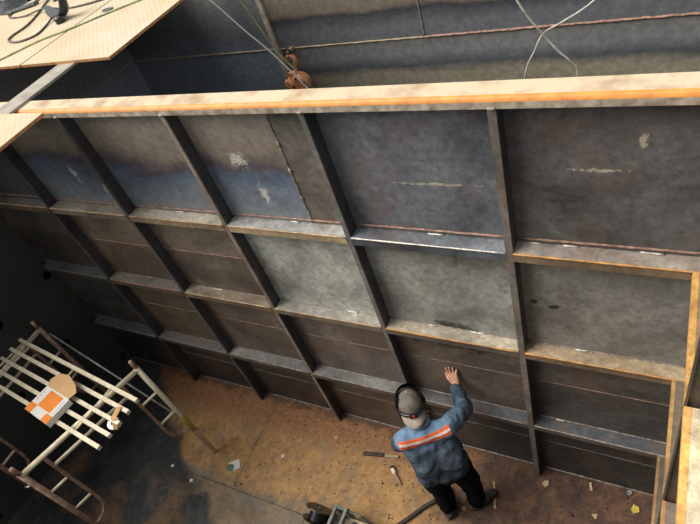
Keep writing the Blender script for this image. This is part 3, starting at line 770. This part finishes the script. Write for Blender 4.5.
pe = thing('person', ((AL+AR)/2*V3((1, 1, 0)))[:] if False else (4.485, -0.445, 0.0), 'worker in a blue jacket and backward grey cap, one hand on the bulkhead', 'person')

# body (skin) as one continuous surface
b = new_bm()
ellipsoid(b, HC_+hu*0.01, hs, hf, hu, 0.074, 0.094, 0.108)
ellipsoid(b, HC_+hf*0.035-hu*0.055, hs, hf, hu, 0.058, 0.062, 0.070)
capsule(b, HC_+hf*0.088-hu*0.005, 0.010, HC_+hf*0.108-hu*0.032, 0.014, 10)
for sg in (-1, 1):
    ellipsoid(b, HC_+hs*sg*0.078-hf*0.006-hu*0.012, hs, hf, hu, 0.012, 0.020, 0.032, 2)
    capsule(b, HC_+hs*sg*0.03+hf*0.085+hu*0.028, 0.012, HC_+hs*sg*0.012+hf*0.09+hu*0.026, 0.010, 8)
capsule(b, HC_+hf*0.085-hu*0.068-hs*0.02, 0.008, HC_+hf*0.085-hu*0.068+hs*0.02, 0.008, 8)
capsule(b, HC_-hu*0.05-hf*0.015, 0.055, NK+f_*0.03-up*0.02, 0.060)
capsule(b, SR, 0.055, SL, 0.055)
capsule(b, NK-up*0.1+f_*0.03, 0.095, PV+up*0.03, 0.085)
for S_, E_, W_ in ((SR, ER, WR), (SL, EL, WL)):
    capsule(b, S_, 0.050, E_, 0.040); capsule(b, E_, 0.042, W_, 0.027)
for H_, K_, A_ in ((HL, KL, AL), (HRt, KR, AR)):
    capsule(b, H_-up*0.02, 0.070, K_, 0.052); capsule(b, K_, 0.05, A_, 0.035)
# right hand flat against the plate: palm, four fingers, thumb leaving the left side of the palm
YW = D-0.012
pb = V3((4.430, 0.052, 1.200)); pt = V3((4.412, 0.072, 1.262))
pu = (pt-pb).normalized(); px = V3((1, 0.1, 0.2)); px = (px-pu*px.dot(pu)).normalized()
capsule(b, WR, 0.027, pb, 0.026, 12)
for k in (-1.5, -0.5, 0.5, 1.5):
    capsule(b, pb+px*k*0.014, 0.018, pt+px*k*0.021, 0.013, 10)
for k, L in ((-1.5, 0.072), (-0.5, 0.084), (0.5, 0.078), (1.5, 0.060)):
    r0 = pt+px*k*0.022
    d1 = (V3((-0.10+0.12*k, 0.16, 1.0))).normalized()
    j1 = r0+d1*L*0.5; j1.y = YW-0.008
    j2 = j1+d1*L*0.55; j2.y = YW
    capsule(b, r0, 0.0105, j1, 0.0095, 8); capsule(b, j1, 0.0095, j2, 0.008, 8)
t0 = pb-px*0.026+pu*0.008; t1 = t0-px*0.030+pu*0.030; t1.y = min(t1.y+0.012, YW-0.004); t2 = t1-px*0.008+pu*0.032; t2.y = YW-0.002
capsule(b, t0, 0.016, t1, 0.012, 8); capsule(b, t1, 0.012, t2, 0.0095, 8)
# left hand, loosely curled in front of him
hd = (V3((4.21, -0.13, 1.04))-WL).normalized(); hx_ = hd.cross(up).normalized()
p0 = WL+hd*0.03; p1 = WL+hd*0.09
for k in (-1.5, -0.5, 0.5, 1.5):
    capsule(b, p0+hx_*k*0.013, 0.018, p1+hx_*k*0.020, 0.013, 10)
    q1 = p1+hx_*k*0.021+hd*0.035-up*0.012; q2 = q1+hd*0.015-up*0.030
    capsule(b, p1+hx_*k*0.021, 0.0105, q1, 0.0095, 8); capsule(b, q1, 0.0095, q2, 0.0085, 8)
capsule(b, p0+hx_*0.026, 0.015, p0+hx_*0.055+hd*0.035, 0.011, 8); capsule(b, p0+hx_*0.055+hd*0.035, 0.011, p0+hx_*0.058+hd*0.065-up*0.01, 0.009, 8)
body_o = obj('body', b, 'skin', pe, smooth=True)
bake(body_o, [('REMESH', dict(mode='VOXEL', voxel_size=0.0048)), ('SMOOTH', dict(factor=0.5, iterations=3))])
for sg in (-1, 1):
    obj('eye', ellipsoid(new_bm(), HC_+hs*sg*0.03+hf*0.086+hu*0.010, hs, hf, hu, 0.012, 0.010, 0.009, 2), 'eye_white', body_o, smooth=True)
hb = new_bm(); ellipsoid(hb, HC_+hu*0.012-hf*0.012, hs, hf, hu, 0.078, 0.094, 0.104, 3)
bmesh.ops.bisect_plane(hb, geom=hb.verts[:]+hb.edges[:]+hb.faces[:], plane_co=HC_-hu*0.035, plane_no=hu+hf*0.6, clear_inner=True)
# jacket
tex = bpy.data.textures.new('cloth_folds', 'CLOUDS'); tex.noise_scale = 0.085; tex.noise_depth = 2
b = new_bm()
for a, r0, e, r1 in ((SR-s_*0.02, 0.074, SL+s_*0.02, 0.074),):
    capsule(b, a, r0, e, r1)
CH = NK-up*0.16+f_*0.01; WA = PV+up*0.16
for sg, S_ in ((1, SR), (-1, SL)):
    capsule(b, S_-s_*sg*0.05-up*0.02, 0.082, CH+s_*sg*0.092, 0.108)
    capsule(b, CH+s_*sg*0.09, 0.108, WA+s_*sg*0.085, 0.116)
    capsule(b, WA+s_*sg*0.085, 0.116, PV+s_*sg*0.092+up*0.03, 0.114)
capsule(b, CH, 0.135, PV+up*0.04, 0.126)
capsule(b, NK+f_*0.02-up*0.05, 0.085, NK+f_*0.03, 0.066)
capsule(b, SR, 0.076, ER, 0.064); capsule(b, ER, 0.066, WR-(WR-ER).normalized()*0.01, 0.047)
capsule(b, SL, 0.078, EL, 0.064); capsule(b, EL, 0.068, WL-(WL-EL).normalized()*0.02, 0.048)
bmesh.ops.recalc_face_normals(b, faces=b.faces[:])
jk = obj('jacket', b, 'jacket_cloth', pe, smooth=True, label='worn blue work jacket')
bake(jk, [('REMESH', dict(mode='VOXEL', voxel_size=0.011)), ('SMOOTH', dict(factor=0.5, iterations=6)),
          ('DISPLACE', dict(texture=tex, strength=0.042, mid_level=0.5)), ('SMOOTH', dict(factor=0.5, iterations=1))])
# collar, cuff, hem
def ring(c, ax, r, rt, name, m, parent, sx=1.0, side=None):
    ax = V3(ax).normalized(); a = (side-ax*side.dot(ax)).normalized() if side is not None else ax.orthogonal().normalized(); q = ax.cross(a)
    return obj(name, tube(new_bm(), [V3(c)+(a*math.cos(t)*sx+q*math.sin(t))*r for t in [2*math.pi*i/24 for i in range(24)]], rt, 8, closed=True), m, parent, smooth=True)
ring(NK+f_*0.03+up*0.028, up+f_*0.45, 0.062, 0.020, 'collar', 'jacket_cloth', jk)
ring(WR-(WR-ER).normalized()*-0.012, WR-ER, 0.036, 0.012, 'cuff', 'jacket_cloth', jk)
# orange reflective stripe laid over the upper back
dg = bpy.context.evaluated_depsgraph_get()
bvh = BVHTree.FromPolygons([v.co+wpos(jk) for v in jk.data.vertices], [list(p.vertices) for p in jk.data.polygons])
def stripe(name, t0, t1, wid, off, m, parent):
    b = new_bm(); rows = []
    tl = V3((4.195, -0.575, 1.30)); tr = V3((4.515, -0.37, 1.335))
    sd = V3((-0.48, 0.55, -0.68)).normalized(); dn = ((tr-tl).cross(sd)).normalized(); dn = -dn if dn.z > 0 else dn
    n = 22
    for i in range(n+1):
        t = t0+(t1-t0)*i/n; row = []
        for j in (-1, -0.75, -0.5, -0.25, 0, 0.25, 0.5, 0.75, 1):
            p = tl.lerp(tr, t)+dn*(wid*j+0.022*math.sin(math.pi*t))
            o = p-sd*0.6
            d = sd
            h = bvh.ray_cast(o, d)
            row.append((h[0]-d*off) if h[0] else None)
        if all(r is not None for r in row): rows.append([b.verts.new(r) for r in row])
    for A, B in zip(rows, rows[1:]):
        for k in range(8): b.faces.new((A[k], A[k+1], B[k+1], B[k]))
    bmesh.ops.solidify(b, geom=b.faces[:], thickness=0.002)
    return obj(name, b, m, parent, smooth=True)
st = stripe('hi_vis_stripe', 0.0, 1.0, 0.031, 0.006, 'stripe_orange', jk)
stripe('reflective_band', 0.0, 1.0, 0.0095, 0.0095, 'stripe_white', st)
# trousers
b = new_bm()
capsule(b, HL+up*0.06, 0.112, HRt+up*0.06, 0.112)
capsule(b, (HL+HRt)/2+up*0.10, 0.118, (HL+HRt)/2-up*0.02, 0.112)
for H_, K_, A_ in ((HL, KL, AL), (HRt, KR, AR)):
    capsule(b, H_, 0.108, K_, 0.083); capsule(b, K_, 0.083, A_+up*0.01, 0.072)
tr_ = obj('trousers', b, 'trouser_cloth', pe, smooth=True, label='dark navy work trousers')
bake(tr_, [('REMESH', dict(mode='VOXEL', voxel_size=0.011)), ('SMOOTH', dict(factor=0.5, iterations=5)),
           ('DISPLACE', dict(texture=tex, strength=0.03, mid_level=0.5))])
# shoes
for A_, d in ((AL, V3((-0.35, 0.94, 0))), (AR, V3((0.62, 0.78, 0)))):
    d = d.normalized(); c = V3((A_.x, A_.y, 0.012)); q = V3((-d.y, d.x, 0))
    b = new_bm()
    capsule(b, c-d*0.055+up*0.045, 0.042, c+d*0.07+up*0.036, 0.045); capsule(b, c+d*0.07+up*0.036, 0.045, c+d*0.165+up*0.026, 0.034)
    capsule(b, c-d*0.03+up*0.05, 0.05, c-d*0.01+up*0.12, 0.05)
    sh = obj('shoe', b, 'shoe_leather', pe, smooth=True)
    bake(sh, [('REMESH', dict(mode='VOXEL', voxel_size=0.009)), ('SMOOTH', dict(factor=0.5, iterations=3))])
    b = new_bm(); out = []
    for k in range(24):
        a = 2*math.pi*k/24; out.append(V3((c.x, c.y, 0.0))+d*(0.055+0.145*math.cos(a))+q*0.047*math.sin(a)*(1+0.12*math.cos(a)))
    prism(b, out, (0, 0, 0.02)); obj('sole', b, 'sole_rubber', sh)
# cap worn backwards, helmet headband, welding helmet over the face
cp = new_bm(); rings = []; NA, NP = 28, 9
ccen = HC_+hu*0.012
for j in range(NP+1):
    ph = math.radians(-8)+math.radians(98)*j/NP
    rings.append([ccen+hs*0.092*math.cos(ph)*math.cos(a)+hf*0.108*math.cos(ph)*math.sin(a)+hu*0.118*math.sin(ph) for a in [2*math.pi*k/NA for k in range(NA)]])
vr = [[cp.verts.new(p) for p in r] for r in rings]
for A, B in zip(vr, vr[1:]):
    for k in range(NA): cp.faces.new((A[k], A[(k+1) % NA], B[(k+1) % NA], B[k]))
bmesh.ops.solidify(cp, geom=cp.faces[:], thickness=0.004)
cap = obj('cap', cp, 'cap_cloth', pe, smooth=True, label='grey cap worn backwards')
br = new_bm(); g0 = []; NB = 16
for i in range(5):
    rr = i/4; row = []
    for k in range(NB+1):
        a = -math.pi/2+math.radians(68)*(k/NB*2-1)
        e = 0.078*rr*math.cos((k/NB*2-1)*math.pi/2)**0.5 if abs(k/NB*2-1) < 1 else 0
        row.append(br.verts.new(ccen+hs*(0.092)*math.cos(a)*(1+0.0*rr)+hf*((0.108)*math.sin(a)-e)-hu*(0.012+0.045*rr+0.018*abs(k/NB*2-1)**2)))
    g0.append(row)
for A, B in zip(g0, g0[1:]):
    for k in range(NB):
        try: br.faces.new((A[k], A[k+1], B[k+1], B[k]))
        except ValueError: pass
bmesh.ops.remove_doubles(br, verts=br.verts[:], dist=0.0004)
bmesh.ops.solidify(br, geom=br.faces[:], thickness=0.004)
obj('brim', br, 'cap_cloth', cap, smooth=True)
obj('button', ellipsoid(new_bm(), ccen+hu*0.120, hs, hf, hu, 0.010, 0.010, 0.006, 2), 'cap_cloth', cap, smooth=True)
hel = obj('headband', tube(new_bm(), [ccen+hs*0.101*math.cos(a)+hf*0.117*math.sin(a)+hu*0.006 for a in [2*math.pi*k/36 for k in range(36)]], 0.013, 8, closed=True), 'black_plastic', pe, smooth=True, label='black helmet headband')
obj('crown_strap', tube(new_bm(), [ccen+hs*0.101*math.cos(a)+hu*(0.006+0.124*math.sin(a))+hf*0.035 for a in [math.pi*k/20 for k in range(21)]], 0.004, 6), 'black_plastic', hel, smooth=True)
b = new_bm(); obox(b, ccen-hf*0.127+hu*0.004, hs, hf, hu, 0.028, 0.009, 0.015); bevel(b, 0.004)
kn = obj('ratchet', b, 'black_plastic', hel)
b = new_bm(); lathe(b, ccen-hf*0.136+hu*0.010, -hf, [(0, 0.010), (0.005, 0.010), (0.006, 0.0)], 14); obj('red_dot', b, 'red_mark', kn)
hm = new_bm(); rings = []
for j in range(13):
    ph = math.radians(-52)+math.radians(112)*j/12
    row = []
    for k in range(21):
        a = math.radians(-22)+math.radians(224)*k/20
        row.append(hm.verts.new(ccen-hu*0.03+hs*0.108*math.cos(ph)**0.45*math.cos(a)+hf*(0.020+0.145*math.cos(ph)**0.6*math.sin(a))+hu*0.150*math.sin(ph)))
    rings.append(row)
for A, B in zip(rings, rings[1:]):
    for k in range(20): hm.faces.new((A[k], A[k+1], B[k+1], B[k]))
bmesh.ops.solidify(hm, geom=hm.faces[:], thickness=0.004)
obj('welding_mask', hm, 'black_plastic', pe, smooth=True, label='black welding mask lowered over the face')
hb.free()

# ------------------------------------------------------------------ wire feeder with spool
fx = thing('wire_feeder', (3.50, -0.98, 0.0), 'wire feeder with a big black spool and grey-green frame', 'wire feeder')
vr_ = (RZ+RY*0.44-RX*0.05).normalized(); ax_ = ((-RY+RZ*0.44).normalized()*0.92+RX*0.33-vr_*0.27).normalized(); sc_ = V3((3.29, -0.97, 0.165))
b = new_bm()
lathe(b, sc_, ax_, [(-0.058, 0.025), (-0.058, 0.122), (-0.048, 0.125), (-0.046, 0.075), (0.046, 0.075), (0.048, 0.125), (0.058, 0.122), (0.058, 0.045), (0.054, 0.025)], 36)
sp_ = obj('spool', b, 'black_plastic', fx, smooth=False, label='black wire spool')
b = new_bm(); lathe(b, sc_, ax_, [(-0.10, 0.018), (0.055, 0.018), (0.060, 0.022), (0.064, 0.022), (0.064, 0.0)], 14); obj('spindle', b, 'feeder_frame', sp_)
for (x0, x1, y0, y1, z0, z1) in ((3.20, 3.95, -1.12, -1.05, 0.0, 0.03), (3.20, 3.95, -0.90, -0.86, 0.0, 0.03)):
    b = new_bm(); box(b, x0, x1, y0, y1, z0, z1); obj('skid', b, 'feeder_frame', fx)
for x in (3.47, 3.57):
    b = new_bm(); box(b, x, x+0.025, -1.10, -1.06, 0.03, 0.30); box(b, x, x+0.025, -0.90, -0.86, 0.03, 0.30); box(b, x, x+0.025, -1.06, -0.90, 0.27, 0.30)
    obj('frame', b, 'feeder_frame', fx)
b = new_bm(); box(b, 3.495, 3.57, -0.895, -0.865, 0.27, 0.295); obj('cross_bar', b, 'feeder_frame', fx)
b = new_bm(); box(b, 3.61, 3.80, -1.04, -0.905, 0.03, 0.20); bevel(b, 0.008); dr = obj('drive_block', b, 'feeder_block', fx, label='tan wire drive block')
for x in (3.67, 3.75):
    b = new_bm(); lathe(b, (x, -0.955, 0.20), (0, 0, 1), [(0, 0.0), (0, 0.026), (0.012, 0.026), (0.012, 0)], 14); obj('roller', b, 'black_plastic', dr)
b = new_bm(); tube(b, [(3.55, -0.88, 0.27), (3.70, -0.875, 0.22), (3.83, -0.875, 0.03)], 0.012, 8); obj('handle', b, 'feeder_frame', fx)
b = new_bm(); box(b, 3.20, 3.47, -1.10, -0.88, 0.03, 0.05); obj('base_plate', b, 'offcut_steel', fx)
b = new_bm(); tube(b, catmull([(3.79, -0.95, 0.08), (3.84, -0.92, 0.07), (3.90, -0.88, 0.04)], 4), 0.021, 8); obj('red_connector', b, 'hose_red', fx, smooth=True)
gtube('hose', [(3.90, -0.88, 0.035), (3.98, -0.78, 0.02), (4.06, -0.68, 0.02), (4.14, -0.57, 0.02), (4.22, -0.48, 0.02), (4.27, -0.38, 0.02), (4.24, -0.22, 0.02), (4.16, -0.10, 0.02)], 0.019, 'hose_black', 'black hose curving over the floor from the feeder to the worker', 'hose', 8, 10)

# ------------------------------------------------------------------ things lying on the floor
oc = thing('steel_offcut', (3.57, -0.225, 0), 'short dark rusty steel offcut left of the worker', 'offcut')
b = new_bm(); obox(b, (3.50, -0.238, 0.014), (0.98, 0.2, 0), (-0.2, 0.98, 0), (0, 0, 1), 0.10, 0.018, 0.012); bevel(b, 0.004); obj('bar', b, 'offcut_steel', oc)
b = new_bm(); obox(b, (3.69, -0.207, 0.012), (0.98, 0.2, 0), (-0.2, 0.98, 0), (0, 0, 1), 0.065, 0.012, 0.010); bevel(b, 0.003); obj('tongue', b, 'rust_stick', oc)
tc = thing('electrode_holder', (3.80, -0.38, 0), 'small brown-handled tool with a white tip beside the hose', 'tool')
b = new_bm(); capsule(b, (3.745, -0.325, 0.022), 0.020, (3.770, -0.348, 0.022), 0.020, 12); obj('tip', b, 'paper_white', tc, smooth=True)
b = new_bm(); tube(b, [(3.73, -0.305, 0.02), (3.745, -0.322, 0.02)], 0.022, 10); obj('collar', b, 'black_plastic', tc, smooth=True)
b = new_bm(); tube(b, [(3.775, -0.352, 0.018), (3.81, -0.385, 0.014), (3.87, -0.435, 0.012)], [0.012, 0.015, 0.010], 8); obj('handle', b, 'tube_rusty', tc, smooth=True)
def stick(a, c, r, m, label):
    return tag(obj('wooden_stick', obox(new_bm(), (V3(a)+V3(c))/2, V3(c)-V3(a), V3((0, 0, 1)).cross(V3(c)-V3(a)), (0, 0, 1), (V3(c)-V3(a)).length/2, r, 0.008), m), label, 'stick', 'sticks by the shoe')
stick((4.66, -0.165, 0.008), (4.69, -0.255, 0.008), 0.009, 'rust_stick', 'short pale stick beside the shoe, nearer the wall')
stick((4.695, -0.275, 0.008), (4.725, -0.385, 0.008), 0.011, 'rust_stick', 'longer pale stick beside the shoe, farther from the wall')
def flake(name, x, y, r, m, label, cat, n=5, h=0.006, seed=0, group='scraps on the floor'):
    rr = random.Random(seed)
    pts = [(x+r*rr.uniform(0.7, 1.1)*math.cos(2*math.pi*k/n+seed), y+r*rr.uniform(0.7, 1.1)*math.sin(2*math.pi*k/n+seed), 0.0005) for k in range(n)]
    return tag(obj(name, prism(new_bm(), pts, (0.004, 0.002, h)), m), label, cat, group)
flake('paper_scrap', 5.08, -0.05, 0.032, 'bit_tan', 'tan scrap on the floor at the foot of the long vertical frame', 'scrap', 5, 0.008, 1)
flake('paper_scrap', 5.77, -0.06, 0.036, 'bit_yellow', 'yellow scrap on the floor near the side wall', 'scrap', 5, 0.012, 2)
flake('metal_chip', 5.49, -0.20, 0.030, 'bit_tan', 'orange-tan chip on the brown floor between tan and yellow scraps', 'chip', 3, 0.006, 3)
flake('metal_chip', 4.47, -0.47, 0.026, 'bit_tan', 'pale chip on the floor between the worker shoes', 'chip', 4, 0.01, 4)
tag(obj('metal_chip', obox(new_bm(), (5.43, 0.03, 0.006), (0.3, -1, 0), (1, 0.3, 0), (0, 0, 1), 0.035, 0.009, 0.005), 'bit_tan'), 'narrow pale chip at the foot of the bulkhead right of the worker', 'chip', 'scraps on the floor')
tag(obj('bolt_nut', lathe(new_bm(), (5.72, 0.06, 0.0), (0, 0, 1), [(0, 0.022), (0.022, 0.022), (0.022, 0.011), (0.012, 0.011), (0.012, 0)], 6), 'foil_silver'), 'small grey nut on the floor in the right corner', 'nut')
lt = thing('label_card', (2.10, -0.775, 0), 'white square card with a small green disc on the rusty floor', 'card')
obj('card', obox(new_bm(), (2.11, -0.765, 0.003), (0.8, 0.6, 0), (-0.6, 0.8, 0), (0, 0, 1), 0.060, 0.050, 0.003), 'paper_white', lt)
b = new_bm(); lathe(b, (2.085, -0.80, 0.006), (0, 0, 1), [(0, 0.04), (0.006, 0.04), (0.006, 0.022), (0.004, 0.022)], 16); obj('disc', b, 'bit_green', lt)
for i, (x, y, lab) in enumerate(((1.40, -0.98, 'whitish chip on the sooty floor seam left of the card'), (1.72, -1.05, 'small white scrap on dark floor under the slat ends'), (2.58, -0.52, 'tiny white flake on the rusty floor right of the card'), (3.05, -0.18, 'tiny pale flake near the bulkhead foot mid-floor'), (3.02, -0.72, 'pale flake on the orange rust left of the spool'))):
    flake('metal_chip', x, y, 0.022, 'paper_white' if i < 3 else 'bit_tan', lab, 'chip', 5, 0.006, 10+i)

# rust crumbs and weld spatter too many to count
b = new_bm(); rc = random.Random(3)
for k in range(900):
    if k < 380: x = rc.uniform(0.9, 5.8); y = 0.08-abs(rc.gauss(0, 0.10))
    elif k < 640: x = rc.gauss(4.35, 0.35); y = rc.gauss(-0.28, 0.16)
    else: x = rc.uniform(2.2, 5.8); y = rc.uniform(-1.0, 0.05)
    if y > 0.085 or x > 5.84: continue
    r = rc.uniform(0.004, 0.012) if k < 860 else rc.uniform(0.010, 0.02)
    a = rc.uniform(0, 6.28)
    base = [b.verts.new((x+r*math.cos(a+q), y+r*math.sin(a+q), 0.0003)) for q in (0, 2.0, 4.1)]
    tip = b.verts.new((x+rc.uniform(-.3, .3)*r, y+rc.uniform(-.3, .3)*r, r*rc.uniform(0.5, 1.0)))
    b.faces.new(base[::-1])
    for q in range(3): b.faces.new((base[q], base[(q+1) % 3], tip))
cr = tag(obj('rust_crumbs', b, 'crumb_rust'), 'dark rust crumbs scattered along the foot of the bulkhead', 'debris')
cr['kind'] = 'stuff'
